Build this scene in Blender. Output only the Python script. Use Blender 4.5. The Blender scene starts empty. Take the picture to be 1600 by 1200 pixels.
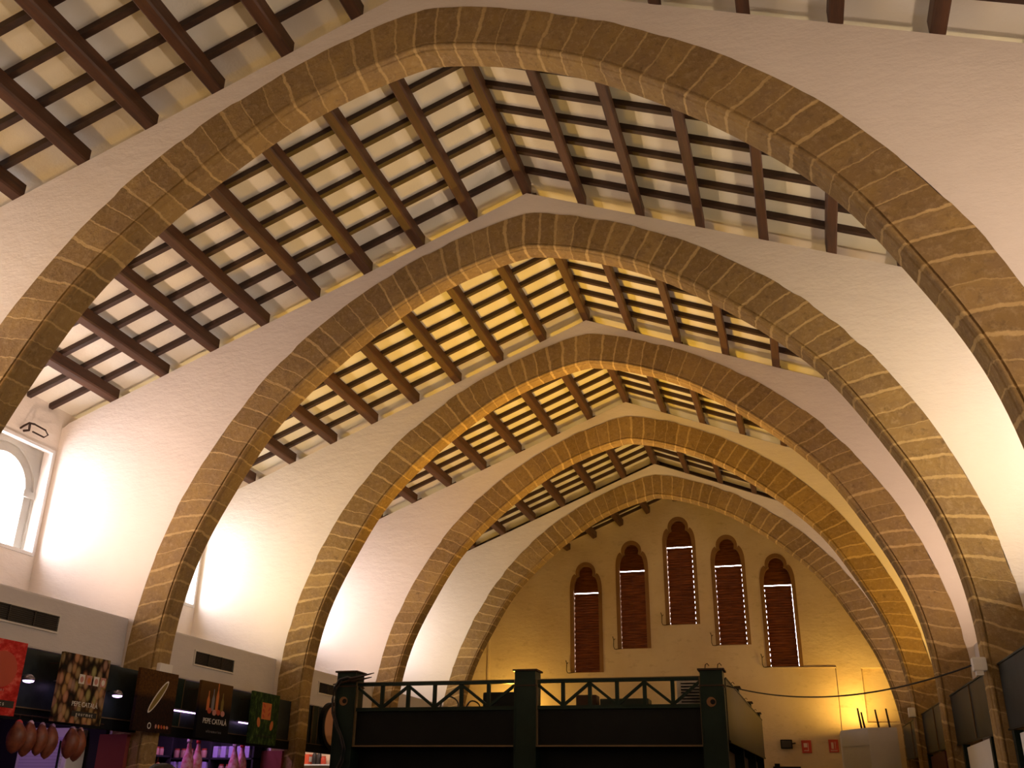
import bpy, bmesh, math, random
from mathutils import Vector, Matrix
random.seed(7)
SKIPP = set()                             # roof members wholly out of view
SKIPR = set()
C = bpy.context.scene.collection
SC = bpy.context.scene
E = 1.6                                   # eye height above the floor
YS = [3.75, 8.453, 13.156, 17.868, 22.635, 27.538, 32.3]   # arch planes; the last is the end wall
XW = 8.45                                 # half width between the side walls

# ------------------------------------------------------------------ camera
cam = bpy.data.cameras.new('camera'); camo = bpy.data.objects.new('camera', cam); C.objects.link(camo)
cam.sensor_width = 36; cam.lens = 1518.87 / 1600 * 36; cam.clip_end = 300
yaw, pitch, roll = [math.radians(a) for a in (16.4717, 23.3311, 0.8606)]
fw = Vector((-math.sin(yaw) * math.cos(pitch), math.cos(yaw) * math.cos(pitch), math.sin(pitch)))
r0 = Vector((math.cos(yaw), math.sin(yaw), 0)); u0 = r0.cross(fw)
rr = math.cos(roll) * r0 + math.sin(roll) * u0; uu = -math.sin(roll) * r0 + math.cos(roll) * u0
camo.matrix_world = Matrix(((rr.x, uu.x, -fw.x, 3.6894), (rr.y, uu.y, -fw.y, 0), (rr.z, uu.z, -fw.z, E), (0, 0, 0, 1)))
SC.camera = camo
# ------------------------------------------------------------------ colour management
SC.view_settings.view_transform = 'Standard'; SC.view_settings.look = 'None'
SC.view_settings.gamma = 1; SC.view_settings.use_curve_mapping = False
SC.view_settings.exposure = 0.0
# ------------------------------------------------------------------ daylight
W = bpy.data.worlds.new('world'); SC.world = W; W.use_nodes = True
bg = W.node_tree.nodes['Background']; bg.inputs[0].default_value = (0.95, 0.91, 1.0, 1); bg.inputs[1].default_value = 18.0
SC.cycles.max_bounces = 8; SC.cycles.diffuse_bounces = 5; SC.cycles.caustics_reflective = False; SC.cycles.caustics_refractive = False
SC.cycles.sample_clamp_indirect = 6

def lamp(name, loc, target, power, col, size=0.3, sizey=None, portal=False, spread=180):
    l = bpy.data.lights.new(name, 'AREA'); l.energy = power; l.color = col
    l.shape = 'RECTANGLE' if sizey else 'SQUARE'; l.size = size
    if sizey: l.size_y = sizey
    l.spread = math.radians(spread)
    o = bpy.data.objects.new(name, l); C.objects.link(o); o.location = loc
    d = Vector(target) - Vector(loc); o.rotation_euler = d.to_track_quat('-Z', 'Y').to_euler()
    if portal: l.cycles.is_portal = True
    return o
PINK = (1.0, 0.70, 0.52); CREAM = (1.0, 0.75, 0.42); YEL = (1.0, 0.58, 0.11); NEUT = (1.0, 0.74, 0.50); GOLD = (1.0, 0.53, 0.045)
WINS = [(YS[i] - 1.85, YS[i] - 0.05) for i in (1, 2, 3, 4, 5)]       # window spans along each side wall
WZ0, WZ1 = 3.65 + E, 5.50 + E
for a, b in WINS:
    lamp('window_portal', (-8.78, (a + b) / 2, 4.57 + E), (0, (a + b) / 2, 4.57 + E), 1, (1, 1, 1), 1.5, 1.6, portal=True)
lamp('window_portal', (8.78, WINS[1][0] + .9, 4.57 + E), (0, WINS[1][0] + .9, 4.57 + E), 1, (1, 1, 1), 1.5, 1.6, portal=True)
#      bay  left colour/power        right colour/power
LAMPS = {-1: ((NEUT, 110), (NEUT, 110)), 0: (((1.0, .56, .15), 112), ((1.0, .74, .56), 108)), 1: ((PINK, 160), (CREAM, 160)), 2: ((CREAM, 130), (PINK, 120)),
         3: ((PINK, 110), (YEL, 130)), 4: ((CREAM, 90), (PINK, 90))}
for bay, ((cl, pl), (cr, pr)) in LAMPS.items():
    y = (YS[bay] + YS[bay + 1]) / 2 if bay >= 0 else 1.2
    lamp('floodlight_left', (-7.2, y, 4.35), (-3.6, y, 10.5), pl, cl, .28)
    lamp('floodlight_right', (7.2, y, 4.35), (3.6, y, 10.5), pr, cr, .28)

for x, y, tx, ty, p, c in ((-1.2, 17.1, -1.0, 15.5, 150, GOLD), (-.6, 20.2, -.4, 20.2, 190, GOLD), (.2, 25.0, .2, 25.0, 100, YEL)):
    lamp('kiosk_uplight', (x, y, 3.35), (tx, ty, 10), p, c, .3, spread=130)
lamp('end_uplight_left', (-5.6, 31.5, 3.75), (-4.0, 31.4, 10), 80, YEL, .25)
lamp('end_uplight_right', (5.2, 31.35, 3.75), (4.2, 31.6, 10), 95, YEL, .25)

# ------------------------------------------------------------------ material helpers
def mat(name, col, rough=0.8, metal=0.0, emit=None, es=1.0):
    m = bpy.data.materials.new(name); m.use_nodes = True
    p = m.node_tree.nodes['Principled BSDF']
    p.inputs['Base Color'].default_value = (*col, 1); p.inputs['Roughness'].default_value = rough; p.inputs['Metallic'].default_value = metal
    if emit: p.inputs['Emission Color'].default_value = (*emit, 1); p.inputs['Emission Strength'].default_value = es
    return m
class NT:
    def __init__(s, m): s.t = m.node_tree; s.p = s.t.nodes['Principled BSDF']
    def n(s, ty, **kw):
        x = s.t.nodes.new(ty)
        for k, v in kw.items():
            if k in x.inputs.keys() and not hasattr(x, k): x.inputs[k].default_value = v
            else: setattr(x, k, v)
        return x
    def l(s, a, b): s.t.links.new(a, b)
    def math(s, op, a, b=None, clamp=False):
        x = s.t.nodes.new('ShaderNodeMath'); x.operation = op; x.use_clamp = clamp
        for i, v in enumerate((a, b)):
            if v is None: continue
            if isinstance(v, (int, float)): x.inputs[i].default_value = v
            else: s.l(v, x.inputs[i])
        return x.outputs[0]
    def noise(s, vec, scale, detail=3, rough=.5):
        x = s.t.nodes.new('ShaderNodeTexNoise'); x.inputs['Scale'].default_value = scale; x.inputs['Detail'].default_value = detail; x.inputs['Roughness'].default_value = rough
        if vec is not None: s.l(vec, x.inputs['Vector'])
        return x.outputs[0]
    def ramp(s, f, *stops):
        x = s.t.nodes.new('ShaderNodeValToRGB'); cr = x.color_ramp
        while len(cr.elements) < len(stops): cr.elements.new(.5)
        for e, (p, c) in zip(cr.elements, stops): e.position = p; e.color = (*c, 1) if len(c) == 3 else c
        s.l(f, x.inputs[0]); return x.outputs[0]
    def mix(s, f, a, b, mode='MIX'):
        x = s.t.nodes.new('ShaderNodeMix'); x.data_type = 'RGBA'; x.blend_type = mode
        for sock, v in ((x.inputs[0], f), (x.inputs[6], a), (x.inputs[7], b)):
            if isinstance(v, (int, float)): sock.default_value = v
            elif isinstance(v, tuple): sock.default_value = (*v, 1)
            else: s.l(v, sock)
        return x.outputs[2]
    def bump(s, h, strength=.4, dist=.02):
        x = s.t.nodes.new('ShaderNodeBump'); x.inputs['Strength'].default_value = strength; x.inputs['Distance'].default_value = dist
        s.l(h, x.inputs['Height']); s.l(x.outputs[0], s.p.inputs['Normal'])
    def obj(s): return s.n('ShaderNodeTexCoord').outputs['Object']
    def scaled(s, vec, sc, loc=(0, 0, 0), rot=(0, 0, 0)):
        x = s.n('ShaderNodeMapping'); x.inputs['Scale'].default_value = sc; x.inputs['Location'].default_value = loc; x.inputs['Rotation'].default_value = rot
        s.l(vec, x.inputs['Vector']); return x.outputs[0]

def plaster(name, c1, c2, stain=None):
    m = mat(name, c1, .9); g = NT(m); o = g.obj()
    n1 = g.noise(o, .7, 5, .6); n2 = g.noise(o, 6, 4, .6); n3 = g.noise(g.scaled(o, (1, 1, 2.2)), 2.2, 6, .7)
    c = g.mix(g.ramp(n1, (.35, (0, 0, 0)), (.7, (1, 1, 1))), c1, c2)
    if stain:
        c = g.mix(g.ramp(n3, (.56, (0, 0, 0)), (.74, (.6, .6, .6))), c, stain)
    g.l(c, g.p.inputs['Base Color'])
    h = g.math('ADD', g.math('MULTIPLY', n3, .8), g.math('MULTIPLY', n2, .15))
    g.bump(h, .55, .035); return m
def stone_arch_mat():
    m = mat('arch_sandstone', (.3, .2, .1), .92); g = NT(m)
    uv = g.n('ShaderNodeUVMap').outputs[0]; o = g.obj()
    sx = g.n('ShaderNodeSeparateXYZ'); g.l(uv, sx.inputs[0]); u, v = sx.outputs[0], sx.outputs[1]
    wob = g.noise(o, 8.5, 6, .7); lowf = g.noise(o, .9, 2)
    up = g.math('ADD', u, g.math('MULTIPLY', g.math('SUBTRACT', wob, .5), .26))
    up = g.math('ADD', up, g.math('MULTIPLY', g.math('SUBTRACT', lowf, .5), .9))
    fr = g.math('FRACT', up); fl = g.math('FLOOR', up)
    d = g.math('ABSOLUTE', g.math('SUBTRACT', fr, .5))            # .5 on a joint
    wn = g.n('ShaderNodeTexWhiteNoise'); wn.noise_dimensions = '1D'; g.l(fl, wn.inputs['W'])
    wj = g.n('ShaderNodeTexWhiteNoise'); wj.noise_dimensions = '1D'; g.l(g.math('ADD', g.math('ROUND', up), 17.3), wj.inputs['W'])
    width = g.math('ADD', .040, g.math('MULTIPLY', wj.outputs[0], .070))
    edge = g.math('SUBTRACT', .5, width)
    j = g.math('MULTIPLY', g.math('SUBTRACT', d, edge), 24, True)
    rel = g.math('MULTIPLY', j, g.math('ADD', .35, g.math('MULTIPLY', g.noise(o, 2.0, 3), .9)), True)
    base = g.mix(wn.outputs[0], (.225, .138, .042), (.370, .238, .080))
    grain = g.noise(o, 14, 6, .7); blot = g.noise(o, 3.2, 4, .6)
    base = g.mix(g.ramp(blot, (.35, (0, 0, 0)), (.7, (.8, .8, .8))), base, (.235, .150, .072))
    base = g.mix(g.ramp(grain, (.5, (0, 0, 0)), (.75, (.6, .6, .6))), base, (.46, .33, .16))
    base = g.mix(g.ramp(g.noise(o, 9, 6, .75), (.28, (.75, .75, .75)), (.46, (0, 0, 0))), base, (.12, .072, .030))
    c = g.mix(rel, base, g.mix(g.noise(o, 7, 4, .7), (.42, .28, .10), (.68, .48, .22))); g.l(c, g.p.inputs['Base Color'])
    h = g.math('ADD', g.math('MULTIPLY', grain, .6), g.math('ADD', g.math('MULTIPLY', blot, .7), g.math('MULTIPLY', j, -.15)))
    g.bump(h, 1.0, .030); return m
def wood(name, c1, c2, sc=(3, 3, 3), rough=.6):
    m = mat(name, c1, rough); g = NT(m); o = g.obj()
    n = g.noise(g.scaled(o, sc), 3, 6, .65)
    g.l(g.mix(g.ramp(n, (.3, (0, 0, 0)), (.72, (1, 1, 1))), c1, c2), g.p.inputs['Base Color']); g.bump(n, .3, .01); return m
def metal(name, c1, c2, rough=.5, mt=.2):
    m = mat(name, c1, rough, mt); g = NT(m); n = g.noise(g.obj(), 2.3, 5, .7)
    g.l(g.mix(g.ramp(n, (.35, (0, 0, 0)), (.75, (1, 1, 1))), c1, c2), g.p.inputs['Base Color']); g.bump(g.noise(g.obj(), 40, 2), .05, .005); g.p.inputs['Specular IOR Level'].default_value = .2; return m

M = {}
M['plaster'] = plaster('white_plaster', (.80, .73, .66), (.75, .68, .61))
M['plaster_end'] = plaster('stained_plaster', (.70, .57, .38), (.60, .46, .28), (.40, .28, .15))
M['bulk'] = plaster('grey_plaster', (.60, .57, .58), (.55, .52, .53))
M['ceil'] = plaster('ceiling_boards', (.74, .70, .60), (.69, .65, .56))
M['arch'] = stone_arch_mat()
M['beam'] = wood('beam_timber', (.036, .013, .005), (.100, .038, .013), (4, .35, 4), .55)
M['rafter'] = wood('rafter_timber', (.020, .008, .005), (.055, .022, .010), (.5, 5, 5), .55)
M['floor'] = plaster('floor_stone', (.22, .19, .16), (.16, .14, .12))
M['green'] = metal('dark_green_paint', (.005, .013, .009), (.010, .022, .015), .5)
M['greenpanel'] = metal('grey_green_sheet', (.016, .020, .016), (.027, .033, .026), .5)
M['fascia'] = metal('slate_fascia_sheet', (.012, .018, .021), (.028, .040, .045), .45, .1)
M['black'] = metal('black_sheet', (.0015, .002, .002), (.004, .005, .0045), .7, .0)
M['trim'] = metal('tan_edge', (.16, .11, .055), (.11, .075, .04), .6, .0)
M['winstone'] = plaster('window_stone', (.27, .140, .050), (.20, .10, .035))
M['slat'] = wood('shutter_wood', (.050, .015, .003), (.230, .072, .014), (.7, 4, 9), .8); M['slat'].node_tree.nodes['Principled BSDF'].inputs['Specular IOR Level'].default_value = .1
M['white'] = plaster('white_paint', (.72, .70, .68), (.66, .64, .62))
M['outstone'] = plaster('outer_stone', (.40, .37, .30), (.30, .28, .24))
M['grille'] = metal('vent_metal', (.05, .045, .04), (.08, .07, .06), .5)
M['vframe'] = mat('vent_frame', (.60, .58, .56), .6)
M['iron'] = metal('iron', (.03, .018, .012), (.06, .03, .018), .7, .3)
M['red'] = mat('sign_red', (.50, .035, .012), .5)
M['signw'] = mat('sign_white', (.75, .55, .45), .5)
M['cable'] = mat('cable', (.012, .009, .009), .6)
M['skin'] = mat('skin', (.42, .25, .17), .6)
M['shirt'] = mat('shirt', (.05, .055, .07), .9)
M['trousers'] = mat('trousers', (.03, .03, .04), .9)
M['tube'] = mat('lit_tube', (.8, .7, .9), .4, 0, (.80, .50, 1.0), 5.0)
gl = bpy.data.materials.new('window_glass'); gl.use_nodes = True; t = gl.node_tree; t.nodes.clear()
a = t.nodes.new('ShaderNodeBsdfTransparent'); b = t.nodes.new('ShaderNodeBsdfGlossy'); b.inputs['Roughness'].default_value = .03
mx = t.nodes.new('ShaderNodeMixShader'); mx.inputs[0].default_value = .05; ou = t.nodes.new('ShaderNodeOutputMaterial')
t.links.new(a.outputs[0], mx.inputs[1]); t.links.new(b.outputs[0], mx.inputs[2]); t.links.new(mx.outputs[0], ou.inputs[0]); M['glass'] = gl

# ------------------------------------------------------------------ mesh helpers
def link(name, bm, m, parent=None, smooth=False, mats=None):
    bmesh.ops.recalc_face_normals(bm, faces=bm.faces[:])
    me = bpy.data.meshes.new(name); bm.to_mesh(me); bm.free()
    for x in (mats or [m]): me.materials.append(x)
    if smooth:
        for p in me.polygons: p.use_smooth = True
    o = bpy.data.objects.new(name, me); C.objects.link(o)
    if parent: o.parent = parent; o.matrix_parent_inverse = Matrix.Translation(-parent.location)
    return o
def box(bm, x0, x1, y0, y1, z0, z1, mi=0):
    vs = [bm.verts.new(p) for p in ((x0, y0, z0), (x1, y0, z0), (x1, y1, z0), (x0, y1, z0), (x0, y0, z1), (x1, y0, z1), (x1, y1, z1), (x0, y1, z1))]
    for f in ((0, 3, 2, 1), (4, 5, 6, 7), (0, 1, 5, 4), (1, 2, 6, 5), (2, 3, 7, 6), (3, 0, 4, 7)):
        bm.faces.new([vs[i] for i in f]).material_index = mi
    return vs
def bevbox(bm, *a, b=.01):
    n0 = set(bm.edges); box(bm, *a); ed = [e for e in bm.edges if e not in n0]
    bmesh.ops.bevel(bm, geom=ed, offset=b, segments=2, affect='EDGES', profile=.6)
def bar(bm, p, q, w, h, up=(0, 0, 1)):
    p, q, up = Vector(p), Vector(q), Vector(up); d = (q - p).normalized()
    s = d.cross(up)
    if s.length < 1e-4: s = d.cross(Vector((1, 0, 0)))
    s.normalize(); u = s.cross(d); vs = []
    for c in (p, q):
        for i, j in ((-1, -1), (1, -1), (1, 1), (-1, 1)): vs.append(bm.verts.new(c + s * w / 2 * i + u * h / 2 * j))
    for f in ((0, 1, 2, 3), (7, 6, 5, 4), (0, 4, 5, 1), (1, 5, 6, 2), (2, 6, 7, 3), (3, 7, 4, 0)): bm.faces.new([vs[i] for i in f])
def tube(bm, pts, r, n=8, r2=None, cap=True):
    pts = [Vector(p) for p in pts]; rings = []
    for i, p in enumerate(pts):
        d = (pts[min(i + 1, len(pts) - 1)] - pts[max(i - 1, 0)]).normalized()
        s = d.cross(Vector((0, 0, 1)))
        if s.length < 1e-3: s = d.cross(Vector((1, 0, 0)))
        s.normalize(); u = s.cross(d)
        rad = r[i] if isinstance(r, (list, tuple)) else r
        rings.append([bm.verts.new(p + (s * math.cos(k * 2 * math.pi / n) + u * math.sin(k * 2 * math.pi / n)) * rad) for k in range(n)])
    for a, b in zip(rings, rings[1:]):
        for k in range(n): bm.faces.new((a[k], a[(k + 1) % n], b[(k + 1) % n], b[k]))
    if cap: bm.faces.new(rings[0][::-1]); bm.faces.new(rings[-1])
def lathe(bm, prof, c, n=16, sx=1, sy=1):
    rings = []
    for r, z in prof:
        rings.append([bm.verts.new((c[0] + sx * r * math.cos(k * 2 * math.pi / n), c[1] + sy * r * math.sin(k * 2 * math.pi / n), c[2] + z)) for k in range(n)])
    for a, b in zip(rings, rings[1:]):
        for k in range(n): bm.faces.new((a[k], a[(k + 1) % n], b[(k + 1) % n], b[k]))
    bm.faces.new(rings[0][::-1]); bm.faces.new(rings[-1])
def fill(bm, loops, f3, depth, mi=0):
    """flat polygon with holes; f3 maps (a, b) to 3D; extruded by the vector depth"""
    es = []
    for lp in loops:
        vs = [bm.verts.new(f3(*p)) for p in lp]
        es += [bm.edges.new((vs[i], vs[(i + 1) % len(vs)])) for i in range(len(vs))]
    g = bmesh.ops.triangle_fill(bm, use_beauty=True, use_dissolve=False, edges=es)
    fs = [x for x in g['geom'] if isinstance(x, bmesh.types.BMFace)]
    for f in fs: f.material_index = mi
    if depth is not None:
        e = bmesh.ops.extrude_face_region(bm, geom=fs)
        bmesh.ops.translate(bm, verts=[v for v in e['geom'] if isinstance(v, bmesh.types.BMVert)], vec=depth)
        bmesh.ops.recalc_face_normals(bm, faces=bm.faces[:])
        for f in fs:
            if f.is_valid: f.material_index = mi
def tag(o, label, cat, group=None, kind=None):
    if kind: o['kind'] = kind
    o['label'] = label
    if cat: o['category'] = cat
    if group: o['group'] = group
    return o
def struct(o, label=None, cat=None):
    o['kind'] = 'structure'
    if label: o['label'] = label
    if cat: o['category'] = cat
    return o
def empty(name, loc, label, cat, group=None, kind=None):
    o = bpy.data.objects.new(name, None); C.objects.link(o); o.location = loc; o.empty_display_size = .1
    return tag(o, label, cat, group, kind)
def B(): return bmesh.new()
ORD = ['first', 'second', 'third', 'fourth', 'fifth', 'sixth', 'seventh', 'eighth', 'ninth', 'tenth']

# ------------------------------------------------------------------ arch profile (measured)
TH = [math.radians(110) * i / 8 for i in range(9)]
RE = [4.966, 4.809, 4.76, 4.832, 5.027, 5.303, 5.693, 6.19, 6.744]
RI = [4.374, 4.256, 4.212, 4.242, 4.415, 4.726, 5.088, 5.637, 6.195]
CORR = {1: ((-.019, -.0118, .0213, .0082, -.006), (.0002, .021, .0016, -.0054, -.0019)),
        2: ((.0038, -.0003, -.0134, -.0024, .0038), (-.005, -.007, -.0045, .0017, .0022)),
        3: ((.0312, .0041, -.0044, -.0022, -.0033), (.03, .01, -.03, -.0017, .005)),
        4: ((.0157, .0597, -.0296, -.0255, .0109), (.0157, .04, -.0296, -.02, .0109)),
        5: ((.0222, .0378, -.0686, -.0105, .0283), (.0222, .0378, -.0686, -.0105, .0283))}
RIDGE = {0: 9.40, 1: 9.43, 2: 9.38, 3: 9.33, 4: 9.37, 5: 9.33, 6: 9.55}
SL = .402
def herm(yk, x):
    h = TH[1]; i = min(max(int(x / h), 0), 7); t = (x - TH[i]) / h
    def g(k): return (yk[1] - yk[0]) / h if k == 0 else (yk[8] - yk[7]) / h if k == 8 else (yk[k + 1] - yk[k - 1]) / (2 * h)
    return (2*t**3 - 3*t*t + 1) * yk[i] + (t**3 - 2*t*t + t) * g(i) * h + (-2*t**3 + 3*t*t) * yk[i+1] + (t**3 - t*t) * g(i+1) * h
def prof(arch, which, th):
    base = (RE, RI)[which]; a = min(abs(th), TH[8]); r = herm(base, a)
    c = CORR[arch][which]; s = math.copysign(a, th); r += sum(c[k] * s**k for k in range(5))
    return r * math.sin(s), 4 + r * math.cos(s) + E
T0, T1 = .0, .40                                   # thickness of the stone arch along the hall
def stations(arch, which):
    n = 150; out = []
    for k in range(n + 1):
        th = -TH[8] + 2 * TH[8] * k / n; out.append(prof(arch, which, th))
    lx, lz = out[0]; rx, rz = out[-1]
    low = [(lx, lz * t) for t in (0, .25, .5, .75)]; lowr = [(rx, rz * t) for t in (.75, .5, .25, 0)]
    return low + out + lowr
for i in range(1, 6):
    ex, it = stations(i, 0), stations(i, 1); Y = YS[i]; bm = B(); uvl = bm.loops.layers.uv.new('UVMap')
    s = 0; secs = []; us = []; rnd = random.Random(i)
    jit = [rnd.uniform(-.016, .016) for _ in range(400)]
    for k, ((ax, az), (bx, bz)) in enumerate(zip(ex, it)):
        if k: s += math.hypot(bx - it[k-1][0], bz - it[k-1][1])
        L = Vector((ax - bx, 0, az - bz)); d = L.normalized(); w = L.length
        j = jit[int((s + .8) / .27)] if 6 < k < len(ex) - 6 else 0
        def at(r, y): return Vector((bx, Y + y, bz)) + d * r
        sec = [(w + j, 0), (w * .66, -.004), (w * .33, .003), (.040, 0), (.034, .022), (.020, .024), (.012, .004), (.000, .002), (-.016, .012), (-.024, .034), (-.026, .060), (-.040, .072), (-.044, .10), (-.040, .2), (-.042, .30), (-.044, T1 - .07), (-.030, T1 - .03), (.02, T1), (w, T1)]
        secs.append([bm.verts.new(at(*q)) for q in sec])
        cum = [0]
        for p, q in zip(sec, sec[1:]): cum.append(cum[-1] + math.hypot(q[0] - p[0], q[1] - p[1]))
        us.append((s / .27 + i * 31.7, cum))
    for k in range(len(secs) - 1):
        for m_ in range(len(secs[k]) - 1):
            f = bm.faces.new((secs[k][m_], secs[k][m_+1], secs[k+1][m_+1], secs[k+1][m_]))
            for lp, (kk, mm) in zip(f.loops, ((k, m_), (k, m_+1), (k+1, m_+1), (k+1, m_))): lp[uvl].uv = (us[kk][0], us[kk][1][mm])
    for sc_ in zip(secs, secs[1:]):
        for m_ in (0, 3, 5, 6, 10, 11, 16, 17):
            e = bm.edges.get((sc_[0][m_], sc_[1][m_]))
            if e: e.smooth = False
    o = link('stone_arch', bm, M['arch'], smooth=True)
    tag(o, ['', 'nearest and largest pointed sandstone arch, sweeping across the top of the view', 'second pointed sandstone arch from the viewer, springing down beside the brown banner',
            'third pointed sandstone arch, between the two bays with bright yellow ceilings', 'fourth pointed sandstone arch from the viewer, second from the far end wall',
            'farthest and smallest pointed sandstone arch, framing the five lancet windows'][i], 'arch', 'pointed stone arches across the hall')
    # plaster spandrel around the arch, up to the roof slopes
    bm = B(); Rg = RIDGE[i] + E; rows = []
    front = Y + .012; back = Y + T1 - .012; N = 7
    for k, (ax, az) in enumerate(ex):
        if k < 4: p2 = (-XW - .1, az)
        elif k > len(ex) - 5: p2 = (XW + .1, az)
        else:
            cx, cz = 0, 4 + E; dx, dz = ax - cx, az - cz
            tt = 1e9
            if abs(dx) > 1e-6: tt = min(tt, (XW + .1) / abs(dx))
            den = dz + SL * abs(dx)
            if den > 1e-6: tt = min(tt, (Rg - cz) / den)
            p2 = (cx + dx * tt, cz + dz * tt)
        row = []
        for t_ in range(N + 1):
            q = t_ / N; x = ax * (1 - q) + p2[0] * q; z = az * (1 - q) + p2[1] * q
            row.append((x, z))
        rows.append((row, p2))
    # insert exact corner rows for ridge and eaves
    for side, yy in ((0, front), (1, back)):
        vr = [[bm.verts.new((x, yy, z)) for x, z in row] for row, _ in rows]
        for a_, b_ in zip(vr, vr[1:]):
            for t_ in range(N): bm.faces.new((a_[t_], a_[t_+1], b_[t_+1], b_[t_]))
        if side == 0: v0 = vr
    for a_, b_, c_, d_ in zip(v0, v0[1:], vr, vr[1:]): bm.faces.new((a_[N], b_[N], d_[N], c_[N])); bm.faces.new((a_[0], c_[0], d_[0], b_[0]))
    # the corner where wall top meets the side wall
    for sx in (-1, 1): box(bm, *sorted((sx * (XW - .35), sx * (XW + .1))), front + .004, back - .004, 5 + E, Rg - SL * (XW + .05))
    o = link('wall_arch', bm, M['plaster']); struct(o, 'white plastered wall above the ' + ORD[i-1] + ' stone arch from the viewer')

# ------------------------------------------------------------------ floor, side walls, back wall, roof boards
bm = B(); box(bm, -XW - .3, XW + .3, -2.3, YS[6] + .3, -.2, 0); struct(link('floor', bm, M['floor']))
def sidewall(sx, name, wins):
    bm = B(); x0, x1 = sorted((sx * XW, sx * (XW + .22)))
    segs = [-2.0]
    for a_, b_ in wins: segs += [a_, b_]
    segs.append(YS[6] + .1); top = 8.3
    for k in range(0, len(segs), 2): box(bm, x0, x1, segs[k], segs[k+1], 0, top)
    for a_, b_ in wins: box(bm, x0, x1, a_, b_, 0, WZ0); box(bm, x0, x1, a_, b_, WZ1, top)
    struct(link(name, bm, M['plaster']))
sidewall(-1, 'wall_left', WINS); sidewall(1, 'wall_right', WINS[1:2])
bm = B(); box(bm, -XW - .22, XW + .22, -2.2, -2, 0, 13); struct(link('wall_back', bm, M['plaster']))
CH = .275                                             # height of boards above purlin undersides
bm = B()
for i in range(0, 6):
    ya, yb = (YS[i] if i else -2.0), YS[i+1]
    for sx in (-1, 1):
        za, zb = RIDGE[i] + E + CH, (RIDGE[i+1]) + E + CH
        xs = [0, 3, 6, 8.9]
        for xa, xb in zip(xs, xs[1:]):
            q = [(sx*xa, ya, za - SL*xa), (sx*xb, ya, za - SL*xb), (sx*xb, yb, zb - SL*xb), (sx*xa, yb, zb - SL*xa)]
            lo = [bm.verts.new(p) for p in q]; hi = [bm.verts.new((p[0], p[1], p[2] + .12)) for p in q]
            bm.faces.new(lo); bm.faces.new(hi[::-1])
            for k in range(4): bm.faces.new((lo[k], lo[(k+1) % 4], hi[(k+1) % 4], hi[k]))
struct(link('ceiling', bm, M['ceil']))

BAYN = ['the bay nearest the viewer', 'the bay between first and second arch', 'the bay between second and third arch', 'the bay between third and fourth arch', 'the bay between fourth and fifth arch', 'the last bay by the end wall']
for i in range(0, 6):
    ya, yb = (YS[i] + .4 if i else 2.2), YS[i+1] + .05
    if i == 0: ya = 3.2
    for k in range(-8, 9):
        if (i, k) in SKIPP or (i == 5 and k > 0): continue
        x = .935 * k; w, h = (.145, .19) if k else (.16, .21)
        if i: ya = YS[i] + T1 - .06
        bm = B()
        za, zb = RIDGE[i] + E - SL * abs(x), RIDGE[i+1] + E - SL * abs(x)
        n = 6; rnd = random.Random(i * 40 + k); rows = []
        for q in range(n + 1):
            t_ = q / n; y = ya + (yb - ya) * t_; z = za + (zb - za) * t_; jx = rnd.uniform(-.008, .008)
            c = .018
            pr = [(-w/2 + c, 0), (w/2 - c, 0), (w/2, c), (w/2, h), (-w/2, h), (-w/2, c)]
            sh = -math.copysign(SL, x) if k else 0
            rows.append([bm.verts.new((x + jx + a_, y, z + b_ + a_ * sh)) for a_, b_ in pr])
        for r1, r2 in zip(rows, rows[1:]):
            for m_ in range(6): bm.faces.new((r1[m_], r1[(m_+1) % 6], r2[(m_+1) % 6], r2[m_]))
        bm.faces.new(rows[0]); bm.faces.new(rows[-1][::-1])
        side = 'left' if k < 0 else 'right'
        lb = ('thick dark timber ridge beam in ' + BAYN[i]) if k == 0 else 'thick dark roof beam, %s %s of the ridge, in %s' % (ORD[abs(k)-1], side, BAYN[i])
        tag(link('roof_beam', bm, M['beam']), lb, 'beam', 'thick roof beams')
    # thin rafters down each slope
    k = 0; y = YS[i+1] - .36
    while y > (YS[i] + .45 if i else 4.9):
        for sx in (-1, 1):
            if (i, k, sx) in SKIPR: continue
            t_ = (y - YS[i]) / (YS[i+1] - YS[i]); rg = RIDGE[i] + (RIDGE[i+1] - RIDGE[i]) * t_ + E + .20
            bm = B(); bar(bm, (sx * .02, y, rg + .027), (sx * XW, y, rg + .027 - SL * XW), .085, .095)
            tag(link('rafter', bm, M['rafter']), 'thin dark rafter on the %s roof slope, %s one before the %s' % ('left' if sx < 0 else 'right', ORD[k], 'end wall' if i == 5 else ORD[i] + ' stone arch'), 'rafter', 'thin rafters under the ceiling boards')
        k += 1; y -= .53

# ------------------------------------------------------------------ end wall with five trefoil windows
def trefoil(cx, z0, Wd, H, inset=0.0):
    hw = Wd / 2 - inset; z0 = z0 + (0 if inset == 0 else 0.0); H = H - inset; pts = [(cx - hw, z0), (cx + hw, z0)]
    zs = z0 + .745 * H; hr = .285 * Wd - inset * .75; zn = z0 + .893 * H
    right = []
    for k in range(7):                                # shoulder curving in to the notch
        a_ = k / 6 * math.radians(78); right.append((cx + hr * 1.0 + (hw - hr) * math.cos(a_) ** .8, zs + (zn - zs) * math.sin(a_) / math.sin(math.radians(78))))
    zt = z0 + H; zc = zt - hr * 1.12
    for k in range(0, 9):                             # round head
        a_ = math.radians(-22 + 112 * k / 8); right.append((cx + hr * 1.1 * math.cos(a_), zc + hr * 1.12 * math.sin(a_)))
    left = [(2 * cx - x, z) for x, z in right[::-1]][1:]
    return pts + right + left
EW = YS[6]
TW = [(-3.15, 3.96, 7.60), (-1.565, 4.68, 8.26), (.05, 5.40, 8.99), (1.605, 4.71, 8.28), (3.12, 4.01, 7.57)]
WDT = 1.10; loops = []
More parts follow.
